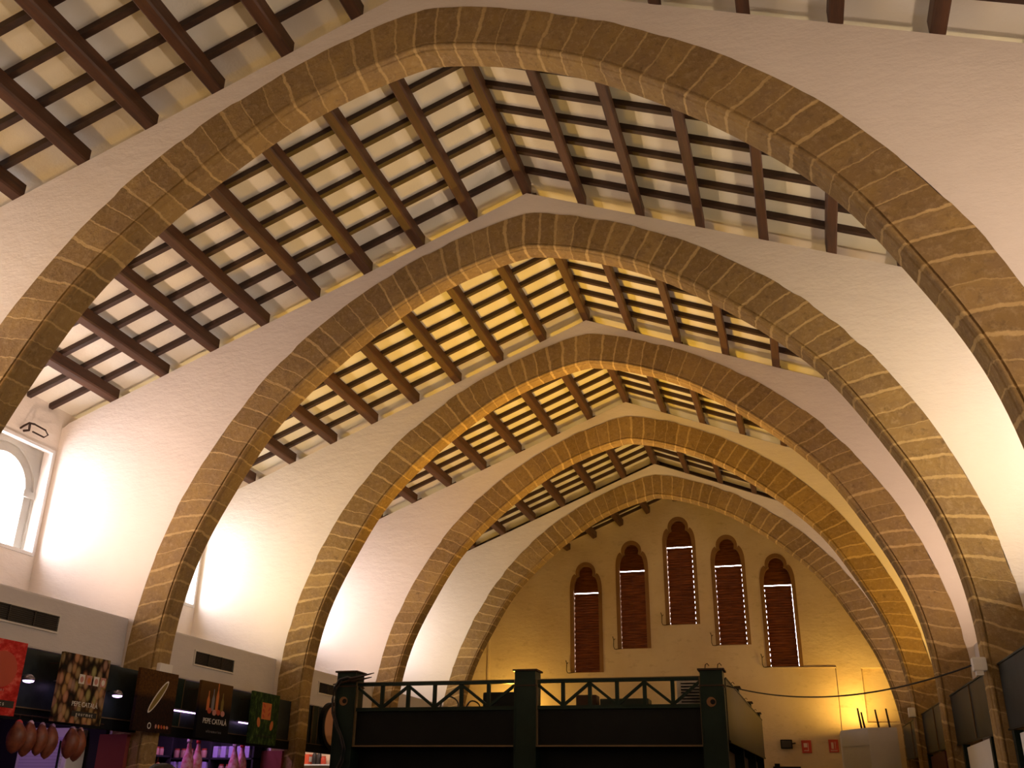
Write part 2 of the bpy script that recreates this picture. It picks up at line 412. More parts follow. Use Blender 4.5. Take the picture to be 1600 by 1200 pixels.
g0 = RIDGE[6] + E + .3
outer = [(-XW - .2, 0), (XW + .2, 0), (XW + .2, g0 - SL * (XW + .2)), (0, g0), (-XW - .2, g0 - SL * (XW + .2))]
loops = [outer] + [trefoil(x, z0 + E, WDT, z1 - z0, .02) for x, z0, z1 in TW]
# niche on the right of the end wall
loops.append([(5.34, 2.35 + E), (6.9, 2.35 + E), (6.9, 3.93 + E), (5.34, 3.93 + E)])
bm = B(); fill(bm, loops, lambda a_, b_: (a_, EW, b_), (0, .25, 0)); box(bm, 5.2, 7.0, EW + .22, EW + .3, 2.2 + E, 4.1 + E)
struct(link('wall_end', bm, M['plaster_end']), 'yellowish stained plaster end wall with five lancet windows')
POS = ['leftmost', 'second from the left', 'tallest, central', 'fourth from the left', 'rightmost']
for n, (x, z0, z1) in enumerate(TW):
    z0 += E; z1 += E; H = z1 - z0
    root = empty('window_%d' % (n + 1), (x, EW, z0), 'brown trefoil-headed lancet window on the end wall, ' + POS[n], 'window', kind='structure')
    bm = B(); fill(bm, [trefoil(x, z0, WDT, H), trefoil(x, z0 + .001, WDT, H - .0, .125)], lambda a_, b_: (a_, EW - .015, b_), (0, .22, 0))
    # thin outer lip
    link('stone_surround', bm, M['winstone'], root)
    hw = WDT / 2 - .125; zt = z0 + .715 * H
    bm = B()                                          # fixed boards in the trefoil head
    hd = [p for p in trefoil(x, z0, WDT, H, .12) if p[1] > z0 + .72 * H]
    hd = [(x - hw - .004, zt + .02), (x + hw + .004, zt + .02)] + hd
    fill(bm, [hd], lambda a_, b_: (a_, EW + .13, b_), (0, .03, 0))
    z = zt + .14
    while z < z1 - .25:
        wd = hw - .02 if z < z0 + .79 * H else .16
        box(bm, x - wd, x + wd, EW + .12, EW + .135, z, z + .02); z += .14
    link('head_panel', bm, M['slat'], root)
    bm = B(); ns = 30; dz = (zt - .022 - z0) / ns; rnd = random.Random(n); gL, gR = ((.008, .018), (.006, .020), (.010, .020), (.007, .012), (.007, .010))[n]
    for s_ in range(ns):
        za = z0 + .005 + s_ * dz; ln = rnd.uniform(-.004, .004)
        ds = .007 if s_ % 2 else 0
        bar(bm, (x - hw + gL - ds, EW + .135 + ln, za + dz / 2), (x + hw - gR + ds, EW + .135, za + dz / 2), .014, dz * 1.22, (0, .35, 1))
    bar(bm, (x, EW + .125, z0 + .05), (x, EW + .125, zt - .05), .03, .01)
    link('roller_blind', bm, M['slat'], root)
    bm = B(); box(bm, x - hw - .02, x + hw + .02, EW + .10, EW + .15, z0 - .01, z0 + .03); 
    link('sill_board', bm, M['winstone'], root)
    bm = B(); hx = x - WDT / 2 - .13
    tube(bm, [(x - WDT/2 + .12, EW - .02, z0 + .01), (x - WDT/2 - .05, EW - .05, z0 - .01), (hx + .03, EW - .05, z0 + .0), (hx, EW - .05, z0 + .08), (hx + .01, EW - .05, z0 + .30), (hx - .02, EW - .06, z0 + .40)], .012, 6)
    tube(bm, [(hx + .01, EW - .05, z0 + .28), (hx + .06, EW - .05, z0 + .33)], .01, 6)
    tag(link('shutter_hook', bm, M['iron']), 'bent iron hook at the foot of the lancet window that is ' + POS[n], 'hook', 'iron hooks beside the lancet windows')
bm = B(); box(bm, -6.56, -6.50, EW - .05, EW + .02, 3.6 + E, 5.45 + E); tag(link('wall_conduit', bm, M['plaster_end']), 'short vertical conduit on the end wall beside the left foot of the farthest arch', 'conduit')
# thin conduit lines on the end wall
bm = B(); tube(bm, [(2.6, EW - .02, 3.99 + E), (4.62, EW - .02, 3.96 + E), (4.6, EW - .02, 2.0 + E)], .018, 6)
tag(link('wall_conduit', bm, M['plaster_end']), 'thin painted conduit running right and down below the rightmost lancet window', 'conduit')

# ------------------------------------------------------------------ side windows (left wall, one on the right)
def side_window(n, sx, a_, b_, label):
    root = empty('window_%d' % n, (sx * XW, (a_ + b_) / 2, WZ0), label, 'window', kind='structure')
    X = lambda d: sx * (XW + d)
    def bx(bm, d0, d1, *r): x0, x1 = sorted((X(d0), X(d1))); box(bm, x0, x1, *r)
    bm = B(); t_ = .055
    bx(bm, -.03, .05, a_, b_, WZ0, WZ0 + t_); bx(bm, -.03, .05, a_, b_, WZ1 - t_, WZ1)
    bx(bm, -.03, .05, a_, a_ + t_, WZ0 + t_, WZ1 - t_); bx(bm, -.03, .05, b_ - t_, b_, WZ0 + t_, WZ1 - t_)
    link('window_frame', bm, M['white'], root)
    bm = B(); bx(bm, .005, .012, a_ + t_, b_ - t_, WZ0 + t_, WZ1 - t_); link('pane', bm, M['glass'], root)
    cy, zs = (a_ + b_) / 2 + .14, 4.70 + E
    def arc(r, zb, n_=20): return [(cy - r, zb)] + [(cy - r * math.cos(math.pi * k / n_), zs + r * math.sin(math.pi * k / n_)) for k in range(n_ + 1)] + [(cy + r, zb)]
    lo = WZ0 - .25
    bm = B(); fill(bm, [[(a_ - .3, lo), (b_ + .5, lo), (b_ + .5, WZ1 + .4), (a_ - .3, WZ1 + .4)], arc(.86, lo + .02)], lambda p, q: (X(.23), p, q), (sx * .1, 0, 0))
    link('outer_wall', bm, M['outstone'], root)
    bm = B(); fill(bm, [arc(.88, lo) + arc(.72, lo)[::-1]], lambda p, q: (X(.215), p, q), (sx * .12, 0, 0))
    fill(bm, [arc(.72, lo) + arc(.56, lo)[::-1]], lambda p, q: (X(.25), p, q), (sx * .16, 0, 0))
    for yy in (cy - .66, cy + .66): bx(bm, .20, .36, yy - .17, yy + .17, zs - .06, zs + .05)
    link('stone_arch_surround', bm, M['outstone'], root)
    return root
wl = ['in the nearest bay, out of view', 'beside the air vent at the far left edge', 'seen edge-on behind the second arch', 'behind the third arch', 'behind the fourth arch']
for n, (a_, b_) in enumerate(WINS):
    if n == 0: continue
    side_window(6 + n, -1, a_, b_, 'bright white-framed window on the left wall, ' + wl[n])
side_window(11, 1, *WINS[1], 'bright window on the right wall behind the first arch')
for n, sxx in ((0, -1),):
    bm = B(); box(bm, -XW - .1, -XW - .05, WINS[0][0], WINS[0][1], WZ0, WZ1); struct(link('window_6', bm, M['glass']))
# wall lamp above the left window
root = empty('wall_lamp', (-8.45, 12.35, 5.62 + E), 'small bent metal wall lamp above the white-framed left window', 'lamp')
bm = B(); tube(bm, [(-8.45, 12.25, 5.62 + E), (-8.36, 12.22, 5.64 + E), (-8.30, 12.26, 5.70 + E), (-8.30, 12.38, 5.72 + E)], .018, 6); tube(bm, [(-8.45, 12.33, 5.60+E), (-8.34, 12.33, 5.60+E), (-8.3, 12.28, 5.68+E)], .02, 6)
link('bracket', bm, M['iron'], root)
bm = B(); tube(bm, [(-8.30, 12.38, 5.72 + E), (-8.28, 12.62, 5.70 + E), (-8.28, 12.70, 5.64 + E), (-8.30, 12.64, 5.58 + E), (-8.33, 12.40, 5.60 + E)], .014, 6)
link('lamp_loop', bm, M['iron'], root)

# ------------------------------------------------------------------ bulkheads over the shops
def bulkhead(sx, name, ya, yb, z0, z1, label):
    bm = B(); x0, x1 = sorted((sx * 6.40, sx * XW)); bevbox(bm, x0, x1, ya, yb, z0, z1, b=.03); return struct(link(name, bm, M['bulk']), label)
BH = [(1.5, YS[2] + .01), (YS[2] + .39, YS[3] + .01), (YS[3] + .39, YS[4] + .01), (YS[4] + .39, YS[5] + .01), (YS[5] + .39, EW)]
for n, (a_, b_) in enumerate(BH):
    bulkhead(-1, 'wall_bulkhead_left_%d' % (n + 1), a_, b_, 1.85 + E, 2.58 + E, 'plain grey boxed-in duct over the left shops, %s from the viewer' % ORD[n])
    bulkhead(1, 'wall_bulkhead_right_%d' % (n + 1), a_, b_, 1.5 + E, 2.50 + E, 'plain boxed-in duct over the right shops, %s from the viewer' % ORD[n])
for n, (ya, yb) in enumerate(((10.20, 11.62), (15.05, 16.30), (19.77, 21.0))):
    root = empty('air_vent', (-6.4, (ya + yb) / 2, 2.14 + E), 'long slatted air vent in the grey duct, %s' % ('above the red meat banner at left edge', 'above the banner with bottles', 'small one beside the green kiosk post')[n], 'air vent', 'slatted air vents in the left duct')
    z0, z1 = 2.13 + E, 2.34 + E
    bm = B(); 
    box(bm, -6.41, -6.375, ya, yb, z0 - .025, z0); box(bm, -6.41, -6.375, ya, yb, z1, z1 + .025); box(bm, -6.41, -6.375, ya - .025, ya, z0 - .025, z1 + .025); box(bm, -6.41, -6.375, yb, yb + .025, z0 - .025, z1 + .025)
    link('vent_frame', bm, M['vframe'], root)
    bm = B(); box(bm, -6.408, -6.398, ya, yb, z0, z1)
    for s_ in range(8): zz = z0 + .013 + s_ * .026; bar(bm, (-6.39, ya, zz), (-6.39, yb, zz), .02, .008, (.5, 0, 1))
    for q in (1, 2): yy = ya + (yb - ya) * q / 3; box(bm, -6.40, -6.372, yy - .008, yy + .008, z0, z1)
    link('louvres', bm, M['grille'], root)

# ------------------------------------------------------------------ left shop fascias
Sfx = -5.97
for n, (ya, yb) in enumerate(((2, YS[2] - .02), (YS[2] + .40, YS[3] - .02), (YS[3] + .40, YS[4] - .02), (YS[4] + .40, YS[5] - .02))):
    root = empty('shop_fascia', (Sfx, ya, .885 + E), 'dark green metal shop fascia on the left, ' + ('behind the meat and almond banners', 'behind the brown, bottle and green banners', 'behind the round sign beside the kiosk', 'hidden behind the kiosk')[n], 'fascia', 'left shop fascias')
    bm = B(); box(bm, Sfx - .05, Sfx, ya, yb, 1.03 + E, 1.76 + E); link('panel', bm, M['fascia'], root)
    bm = B(); box(bm, Sfx - .08, Sfx + .03, ya, yb, .885 + E, 1.03 + E); link('lower_beam', bm, M['black'], root)
    bm = B(); box(bm, Sfx - .01, Sfx + .04, ya, yb, 1.03 + E, 1.045 + E); link('edge_strip', bm, M['trim'], root)
    y = yb - 1.5
    while y > ya + .1:
        bm = B(); box(bm, Sfx - .0, Sfx + .05, y, y + .21, 1.045 + E, 1.76 + E); pl = link('post', bm, M['green'], root)
        bm = B(); box(bm, Sfx + .03, Sfx + .058, y - .012, y, 1.045 + E, 1.76 + E); box(bm, Sfx + .03, Sfx + .058, y + .21, y + .222, 1.045 + E, 1.76 + E); link('post_trim', bm, M['trim'], pl)
        y -= 2.4 if n else 1.9

for n, (ya, yb) in enumerate(((2, YS[2] - .02), (YS[2] + .40, YS[3] - .02), (YS[3] + .40, YS[4] - .02), (YS[4] + .40, YS[5] - .02))):
    bm = B(); box(bm, -6.42, Sfx - .05, ya, yb, 1.70 + E, 1.75 + E); struct(link('trim_%d' % (n + 1), bm, M['black']), 'dark ledge joining left fascia and duct')
# ------------------------------------------------------------------ banners
def banner_mat(kind):
    m = mat('print_' + kind, (.1, .1, .1), .7); g = NT(m); g.p.inputs['Specular IOR Level'].default_value = .12; o = g.obj()
    sp = g.n('ShaderNodeSeparateXYZ'); g.l(o, sp.inputs[0]); y, z = sp.outputs[1], sp.outputs[2]
    if kind == 'meat':
        n = g.noise(g.scaled(o, (1, 1, 1.6), rot=(.6, 0, 0)), 5, 6, .7)
        c = g.ramp(n, (.36, (.30, .010, .008)), (.5, (.50, .03, .025)), (.62, (.62, .12, .09)), (.72, (.70, .38, .30)))
    elif kind == 'almond':
        v = g.n('ShaderNodeTexVoronoi'); v.inputs['Scale'].default_value = 8.5; g.l(g.scaled(o, (1, 1.35, .82), rot=(.25, 0, 0)), v.inputs['Vector'])
        c = g.ramp(v.outputs['Distance'], (.0, (.46, .30, .17)), (.42, (.33, .20, .10)), (.62, (.07, .035, .018)), (.8, (.012, .008, .006)))
        c = g.mix(.35, c, g.mix(1, c, v.outputs['Color'], 'MULTIPLY'))
    elif kind == 'oil':
        n = g.noise(o, 26, 5, .8)
        top = g.ramp(n, (.35, (.03, .012, .004)), (.7, (.12, .05, .01))); low = g.ramp(n, (.4, (.006, .003, .003)), (.75, (.035, .012, .008)))
        k_ = g.math('MULTIPLY', g.math('SUBTRACT', z, .46), 12, True); c = g.mix(k_, low, top)
    elif kind == 'dark':
        k_ = g.math('MULTIPLY', g.math('SUBTRACT', z, .42), 8, True); k2 = g.math('MULTIPLY', g.math('SUBTRACT', z, .30), 1.6, True)
        c = g.mix(k_, (.004, .004, .005), g.mix(k2, (.03, .014, .006), (.10, .048, .012)))
    else:
        n = g.noise(g.scaled(o, (1, 2.0, 1)), 7, 6, .75)
        c = g.ramp(n, (.35, (.008, .018, .006)), (.50, (.015, .035, .010)), (.60, (.05, .09, .018)), (.70, (.16, .18, .07)))
    g.l(c, g.p.inputs['Base Color']); return m
def text(s_, y, z, size, m, parent, name='lettering', x=0):
    cu = bpy.data.curves.new('t', 'FONT'); cu.body = s_; cu.size = size; cu.align_x = 'CENTER'; cu.extrude = .002
    to = bpy.data.objects.new('t', cu); C.objects.link(to); bpy.context.view_layer.update()
    me = bpy.data.meshes.new_from_object(to.evaluated_get(bpy.context.evaluated_depsgraph_get())); bpy.data.objects.remove(to)
    me.transform(Matrix(((0, 0, 1, x), (1, 0, 0, y), (0, 1, 0, z), (0, 0, 0, 1)))); me.materials.clear(); me.materials.append(m)
    o = bpy.data.objects.new(name, me); C.objects.link(o); o.parent = parent; return o
def part(name, bm, m, parent, smooth=False):
    o = link(name, bm, m, None, smooth); o.parent = parent; return o
mw = mat('print_white', (.62, .60, .56), .6); mg = mat('print_grey', (.16, .16, .17), .6); mk = mat('print_black', (.004, .004, .004), .6); morg = mat('print_orange', (.50, .14, .03), .6)
mgold = mat('print_gold', (.16, .11, .015), .6); mpk = mat('print_pink', (.45, .20, .17), .6); mredp = mat('print_red', (.40, .05, .02), .6)
BW, BHh = .94, .865
def flat(bm, pts, x=.0): bm.faces.new([bm.verts.new((x, p[0], p[1])) for p in pts])
def ell(cy, cz, ry, rz, rot=0, n=28):
    return [(cy + ry * math.cos(a_) * math.cos(rot) - rz * math.sin(a_) * math.sin(rot), cz + ry * math.cos(a_) * math.sin(rot) + rz * math.sin(a_) * math.cos(rot)) for a_ in [2 * math.pi * k / n for k in range(n)]]
bl = {'meat': (9.33, 'large red banner printed with cured meat at the left edge'), 'almond': (10.94, 'square banner printed with almonds, white lettering and a black strip'),
      'oil': (12.58, 'dark brown banner with a white-edged oval dish of oil'), 'dark': (14.17, 'black and brown banner with printed bottles and white lettering'), 'green': (15.79, 'green leafy banner with an orange square, rightmost of the five')}
for kind, (y0, lb) in bl.items():
    # local frame: y along the banner, z up, face at x = 0
    root = bpy.data.objects.new('hanging_banner', None); C.objects.link(root); root.location = (-5.6, y0, .885 + E); tag(root, lb, 'banner', 'square banners hung along the left shops')
    bm = B(); bevbox(bm, -.05, 0, 0, BW, 0, BHh, b=.004); part('printed_panel', bm, banner_mat(kind), root)
    bm = B(); [tube(bm, [(-.04, yy, BHh - .12), (-.38 if kind != 'oil' else -.19, yy, BHh - .12)], .008, 6) for yy in (.2, .76)]; part('hanger', bm, M['iron'], root)
    if kind == 'meat':
        bm = B(); flat(bm, ell(.60, .52, .24, .21), .003); part('printed_disc', bm, mredp, root)
        bm = B(); flat(bm, [(.5, .09), (.9, .09), (.9, .17), (.5, .17)], .003); part('black_strip', bm, mk, root)
        text('c s', .70, .11, .07, mw, root, x=.004); text('g o u r m e t', .55, .27, .055, mpk, root, x=.004)
    if kind == 'almond':
        bm = B(); flat(bm, [(.33, .085), (.83, .085), (.83, .155), (.33, .155)], .003); part('black_strip', bm, mk, root)
        text('g o u r m e t', .58, .10, .065, mw, root, x=.004); text('PEPE CATALÀ', .56, .215, .085, mw, root, x=.004)
        for q in range(4):
            bm = B(); flat(bm, [(.36 + q * .145, .50), (.47 + q * .145, .50), (.47 + q * .145, .62), (.36 + q * .145, .62)], .003); pc = part('small_picture', bm, (mw, mpk, mw, mpk)[q], root)
            bm = B(); flat(bm, ell(.415 + q * .145, .555, .035, .04), .0045); part('picture_subject', bm, (mpk, morg, mpk, mw)[q], pc)
    if kind == 'oil':
        bm = B(); flat(bm, ell(.50, .50, .315, .065, .86), .003); part('white_dish', bm, mw, root)
        bm = B(); flat(bm, ell(.50, .50, .285, .045, .86), .005); part('oil_print', bm, mgold, root)
        bm = B(); fill(bm, [ell(.38, .085, .045, .045), ell(.38, .085, .03, .03)], lambda p, q: (.003, p, q), None); part('round_logo', bm, mw, root)
        for q in range(5):
            bm = B(); flat(bm, ell(.54 + q * .07, .085, .022, .03, .3 * q), .003); part('logo_mark', bm, (mpk, morg, mredp, morg, mpk)[q], root)
    if kind == 'dark':
        for q, (yy, hh, mm) in enumerate(((.24, .30, morg), (.38, .34, mg), (.50, .44, morg), (.66, .30, mgold))):
            w_ = .04; zb = .42
            bm = B(); flat(bm, [(yy - w_, zb), (yy + w_, zb), (yy + w_, zb + hh * .55), (yy + .014, zb + hh * .75), (yy + .014, zb + hh), (yy - .014, zb + hh), (yy - .014, zb + hh * .75), (yy - w_, zb + hh * .55)], .003); part('bottle_print', bm, mm, root)
        for q, (yy, zz) in enumerate(((.30, .42), (.45, .40), (.57, .41), (.70, .40))):
            bm = B(); flat(bm, ell(yy, zz, .06, .045), .004); part('fruit_print', bm, (mredp, mpk, mredp, mpk)[q], root)
        text('PEPE CATALÀ', .50, .225, .115, mw, root, x=.004); text('u l t r a m a r i n s', .50, .09, .06, mg, root, x=.004)
    if kind == 'green':
        bm = B(); flat(bm, [(.33, .42), (.66, .42), (.66, .70), (.33, .70)], .003); part('orange_square', bm, morg, root)
        for q in range(5):
            bm = B(); flat(bm, ell(.40 + .19 * (q % 2), .47 + .045 * q, .05, .022, .7 if q % 2 else -.6, 14), .005); part('square_mark', bm, mredp, root)
        for q, (yy, zz) in enumerate(((.26, .36), (.72, .33))):
            bm = B(); flat(bm, ell(yy, zz, .055, .085, .3 - .6 * q), .003); part('pepper_print', bm, morg, root)
        text('u l t r a m a r i n s', .50, .12, .075, mk, root, x=.004)

# ------------------------------------------------------------------ small lamps on the left fascia
mhood = mat('lamp_hood', (.25, .22, .28), .35, .6)
for n, (yy, zz) in enumerate(((11.27, 1.36), (12.40, 1.34), (10.62, 1.35))):
    X0 = -5.80; w_ = .075
    root = empty('spot_lamp', (X0, yy, zz + E), 'small lit violet spot lamp, ' + ('left of the almond banner', 'right of the almond banner', 'at the right edge of the meat banner')[n], 'lamp', 'violet spot lamps by the banners')
    bm = B(); tube(bm, [(Sfx, yy, zz + E + .06), (X0, yy, zz + E + .06)], .010, 6); lathe(bm, [(.075, 0), (.07, .03), (.045, .06), (.02, .075)], (X0, yy, zz + E), 16); link('hood', bm, mhood, root, True)
    bm = B(); lathe(bm, [(.03, -.028), (.062, -.018), (.068, -.001)], (X0, yy, zz + E), 16); link('lit_glass', bm, M['tube'], root, True)
for n, (yy0, yy1, z_) in enumerate(((13.90, 14.60, 1.27), (15.90, 16.32, 1.235))):
    X0 = -5.90
    root = empty('tube_light', (X0, (yy0 + yy1) / 2, z_ + E), 'thin glowing violet tube light ' + ('between the brown and bottle banners', 'between the bottle and green banners')[n], 'lamp')
    bm = B(); box(bm, X0 - .06, X0 + .01, yy0, yy1, z_ + .013 + E, z_ + .035 + E); link('housing', bm, mhood, root)
    bm = B(); tube(bm, [(X0, yy0, z_ + E), (X0, yy1, z_ + E)], .010, 8); link('lit_tube', bm, M['tube'], root)
PUR = (.80, .42, 1.0)
for y_, p_ in ((11.0, 14), (14.8, 22), (16.6, 22)):
    lamp('shop_strip', (-6.9, y_, 3.38), (-7.3, y_, 1.6), p_, PUR, 1.2, .15)
lamp('shop_strip', (-7.4, 21.6, 3.35), (-7.6, 22.2, 2.4), 20, (1, .80, .66), 1.6, .15)
lamp('shop_strip_right', (7.2, 15.8, 3.05), (6.6, 15.8, 1.6), 10, (1, .95, .9), 1.2, .15)

# ------------------------------------------------------------------ shops under the left bulkhead
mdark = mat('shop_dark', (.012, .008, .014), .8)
bm = B()
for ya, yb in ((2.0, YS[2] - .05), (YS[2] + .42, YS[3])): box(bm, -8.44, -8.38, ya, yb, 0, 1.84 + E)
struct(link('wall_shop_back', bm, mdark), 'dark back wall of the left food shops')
mredw = mat('leg_light_red', (.20, .03, .02), .7)  # red tone stands in for pink light on the lower arch legs
for n, yb in enumerate((YS[2], YS[3])):
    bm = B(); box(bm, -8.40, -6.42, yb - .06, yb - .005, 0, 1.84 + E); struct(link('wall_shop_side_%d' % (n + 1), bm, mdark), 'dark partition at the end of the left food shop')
bm = B(); box(bm, -6.50, -6.02, YS[3] - .09, YS[3] - .01, 0, .86 + E); tag(link('pink_light_board', bm, mredw), 'dark red board added for pink light on the third arch leg under the green banner', 'board')  # added board, its red paints the pink light falling on the leg
bm = B(); box(bm, -6.50, -6.02, YS[2] - .09, YS[2] - .01, 0, .86 + E); tag(link('pink_light_board', bm, mredw), 'dark red board added for pink light on the second arch leg left of the paper notice', 'board')  # same added board, pink light painted as red on this leg
bm = B(); box(bm, -8.40, -6.42, YS[4] - .12, YS[4] - .01, 0, 1.80 + E); struct(link('wall_shop_lit', bm, mat('shop_beige', (.62, .45, .32), .8)), 'beige wall of the lit stall beside the kiosk')
def slatm():
    m = mat('ribbed_shutter', (.55, .48, .62), .5); g = NT(m); sp = g.n('ShaderNodeSeparateXYZ'); g.l(g.obj(), sp.inputs[0])
    f = g.math('FRACT', g.math('MULTIPLY', sp.outputs[2], 22)); c = g.ramp(f, (.0, (.30, .25, .36)), (.2, (.62, .55, .70)), (1, (.56, .50, .64))); g.l(c, g.p.inputs['Base Color']); return m
root = empty('ribbed_cabinet', (-7.15, 12.85, 0), 'pale violet ribbed cabinet behind the hanging hams', 'cabinet')
bm = B(); bevbox(bm, -7.60, -6.72, 12.70, 13.08, 0, .93 + E, b=.02); link('body', bm, M['white'], root)
bm = B(); box(bm, -7.52, -6.80, 12.67, 12.70, .2, .80 + E); link('ribbed_door', bm, slatm(), root)
bm = B(); tube(bm, [(-6.83, 12.65, 1.2), (-6.83, 12.65, 2.35)], .012, 6); link('handle', bm, M['black'], root)

mham = mat('ham_skin', (.20, .06, .03), .42); g = NT(mham); n_ = g.noise(g.obj(), 9, 4, .6); g.l(g.ramp(n_, (.3, (.10, .020, .010)), (.7, (.27, .075, .032))), g.p.inputs['Base Color'])
mwrap = mat('ham_wrap', (.70, .30, .42), .35); g = NT(mwrap); n_ = g.noise(g.obj(), 14, 4, .6); g.l(g.ramp(n_, (.35, (.55, .10, .16)), (.6, (.72, .36, .48))), g.p.inputs['Base Color'])
mcuff = mat('ham_cuff', (.72, .50, .62), .5); mrcap = mat('ham_red', (.55, .03, .03), .5)
def ham(x, y, ztop, L, w, m, lb, grp, tilt=0, cuffm=None):
    root = empty('hanging_ham', (x, y, ztop - L), lb, 'ham', grp)
    bm = B(); pr = [(.15, 0), (.42, .05), (.68, .16), (.90, .32), (1.0, .50), (.92, .66), (.74, .80), (.50, .92), (.34, 1.0)]
    if L > .5: pr = [(.12, 0), (.55, .06), (.88, .18), (1.0, .34), (.90, .50), (.62, .66), (.40, .80), (.28, .92), (.24, 1.0)]
    rings = []
    for r, q in pr:
        z = ztop - L + q * L * .97; ox = .10 * w * math.sin(q * 3.1) + tilt * (1 - q) * L; rr_ = r * w / 2; fl_ = .72 + .1 * q
        rings.append([bm.verts.new((x + rr_ * fl_ * math.cos(a_), y + ox + rr_ * math.sin(a_) * (1 + .08 * math.sin(2 * a_ + q * 3)), z + .04 * w * math.cos(a_ * 1 + 1))) for a_ in [2 * math.pi * k / 16 for k in range(16)]])
    for a_, b_ in zip(rings, rings[1:]):
        for k in range(16): bm.faces.new((a_[k], a_[(k+1) % 16], b_[(k+1) % 16], b_[k]))
    bm.faces.new(rings[0][::-1]); bm.faces.new(rings[-1]); link('meat', bm, m, root, True)
    bm = B(); lathe(bm, [(w * .165, -.05), (w * .18, -.02), (w * .16, .015), (w * .07, .04)], (x, y, ztop - .02), 12); link('cuff', bm, cuffm or mcuff, root, True)
    bm = B(); tube(bm, [(x, y, ztop + .02), (x, y, ztop + .07), (x - .01, y + .015, ztop + .085)], .006, 6); link('hook', bm, M['iron'], root)
    return root
hs = [(10.66, .86, .37, .27), (10.90, .87, .41, .24), (11.08, .86, .38, .22), (11.30, .86, .41, .24), (11.66, .85, .38, .26), (11.86, .85, .41, .23)]
hl = ['largest brown cured ham at the left of the row under the meat banner', 'brown ham with pale cuff, second in the left row', 'narrow dark ham squeezed in the middle of the left row', 'brown ham at the right end of the left row, pale cuff', 'broad brown ham of the pair under the almond banner', 'rear dark ham of the pair under the almond banner']
for n, (y, zt, L, w) in enumerate(hs): ham(-5.85 - .03 * (n % 2), y, zt + E, L, w, mham, hl[n], 'cured hams hanging at the left', tilt=-.08 - .03 * (n % 2), cuffm=mrcap if n in (0,) else mcuff)
hs = [(15.18, .93, .66, .24), (15.45, .93, .64, .22), (16.62, .94, .66, .24), (16.88, .94, .62, .24)]
hl = ['pink wrapped ham left of the bottle banner, front one', 'pink wrapped ham with red tip left of the bottle banner', 'pink wrapped ham right of the bottle banner, left one', 'pink wrapped ham right of the bottle banner, right one']
for n, (y, zt, L, w) in enumerate(hs): ham(-6.35, y, zt + E, L, w, mwrap, hl[n], 'pink wrapped hams', cuffm=mrcap if n % 2 else mcuff)
bm = B(); tube(bm, [(-5.87, 9.5, .94 + E), (-5.87, 12.3, .94 + E)], .010, 6); tube(bm, [(-5.87, 10.3, .94 + E), (-5.94, 10.3, .95 + E)], .01, 6); tube(bm, [(-5.87, 12.2, .94 + E), (-5.94, 12.2, .95 + E)], .01, 6); tag(link('hanging_rail', bm, M['iron']), 'dark rail carrying the brown hams below the meat banner', 'rail')
bm = B(); tube(bm, [(-6.35, 14.6, 1.02 + E), (-6.35, 17.3, 1.02 + E)], .012, 6); tag(link('hanging_rail', bm, M['iron']), 'dark rail carrying the pink wrapped hams', 'rail')

# shelves with goods
def shelf_unit(ya, yb, x, zs, lb):
    root = empty('shop_shelves', (x, (ya + yb) / 2, 0), lb, 'shelf')
    for z in zs:
        bm = B(); box(bm, x - .3, x, ya, yb, z - .03, z); link('shelf_board', bm, mdark, root)
    for yy in (ya, yb):
        bm = B(); box(bm, x - .3, x, yy - .02, yy + .02, 0, max(zs) + .45); link('upright', bm, mdark, root)
    return root
shelf_unit(14.0, 17.2, -8.05, [E + .10, E + .42, E + .74], 'dark shelves along the back of the left shop behind the pink hams')
root = empty('shop_shelves', (-7.4, 17.6, 0), 'dark shelves of packs on the shop partition right of the pink hams', 'shelf')
for z in (E + .16, E + .44, E + .72):
    bm = B(); box(bm, -8.36, -6.46, 17.50, 17.80, z - .03, z); link('shelf_board', bm, mdark, root)
for xx in (-8.36, -7.4, -6.48):
    bm = B(); box(bm, xx - .02, xx + .02, 17.50, 17.80, 0, E + 1.05); link('upright', bm, mdark, root)
protos = {}
def goods(kind, y, z, x, col, lb, grp, s=1):
    key = (kind, col)
    if key not in protos:
        m = mat('goods_' + kind, col, .45)
        bm = B()
        if kind == 'jar': lathe(bm, [(.042, 0), (.045, .01), (.045, .095), (.036, .11)], (0, 0, 0), 14)
        elif kind == 'bottle': lathe(bm, [(.036, 0), (.038, .01), (.038, .15), (.014, .20), (.013, .26)], (0, 0, 0), 14)
        else: bevbox(bm, -.04, .04, -.07, .07, 0, .16, b=.008)
        r = link(kind, bm, m, None, kind != 'packet')
        bm = B()
        if kind == 'jar': lathe(bm, [(.038, .108), (.038, .13)], (0, 0, 0), 14)
        elif kind == 'bottle': lathe(bm, [(.015, .258), (.015, .285)], (0, 0, 0), 10)
        else: box(bm, .0402, .042, -.05, .05, .04, .12)
        c = link('lid' if kind == 'jar' else 'cap' if kind == 'bottle' else 'paper_label', bm, (mw if kind == 'packet' else mredp)); c.parent = r
        protos[key] = (r, c); first = True
    else:
        r0_, c0_ = protos[key]; r = r0_.copy(); C.objects.link(r); c = c0_.copy(); C.objects.link(c); c.parent = r
    r.location = (x, y, z); r.scale = (s, s, s); tag(r, lb, kind, grp)
cols = {'jar': (.45, .22, .18), 'bottle': (.40, .13, .03), 'packet': (.42, .34, .62)}  # packet colour has the violet shop light mixed into white
rnd = random.Random(3)
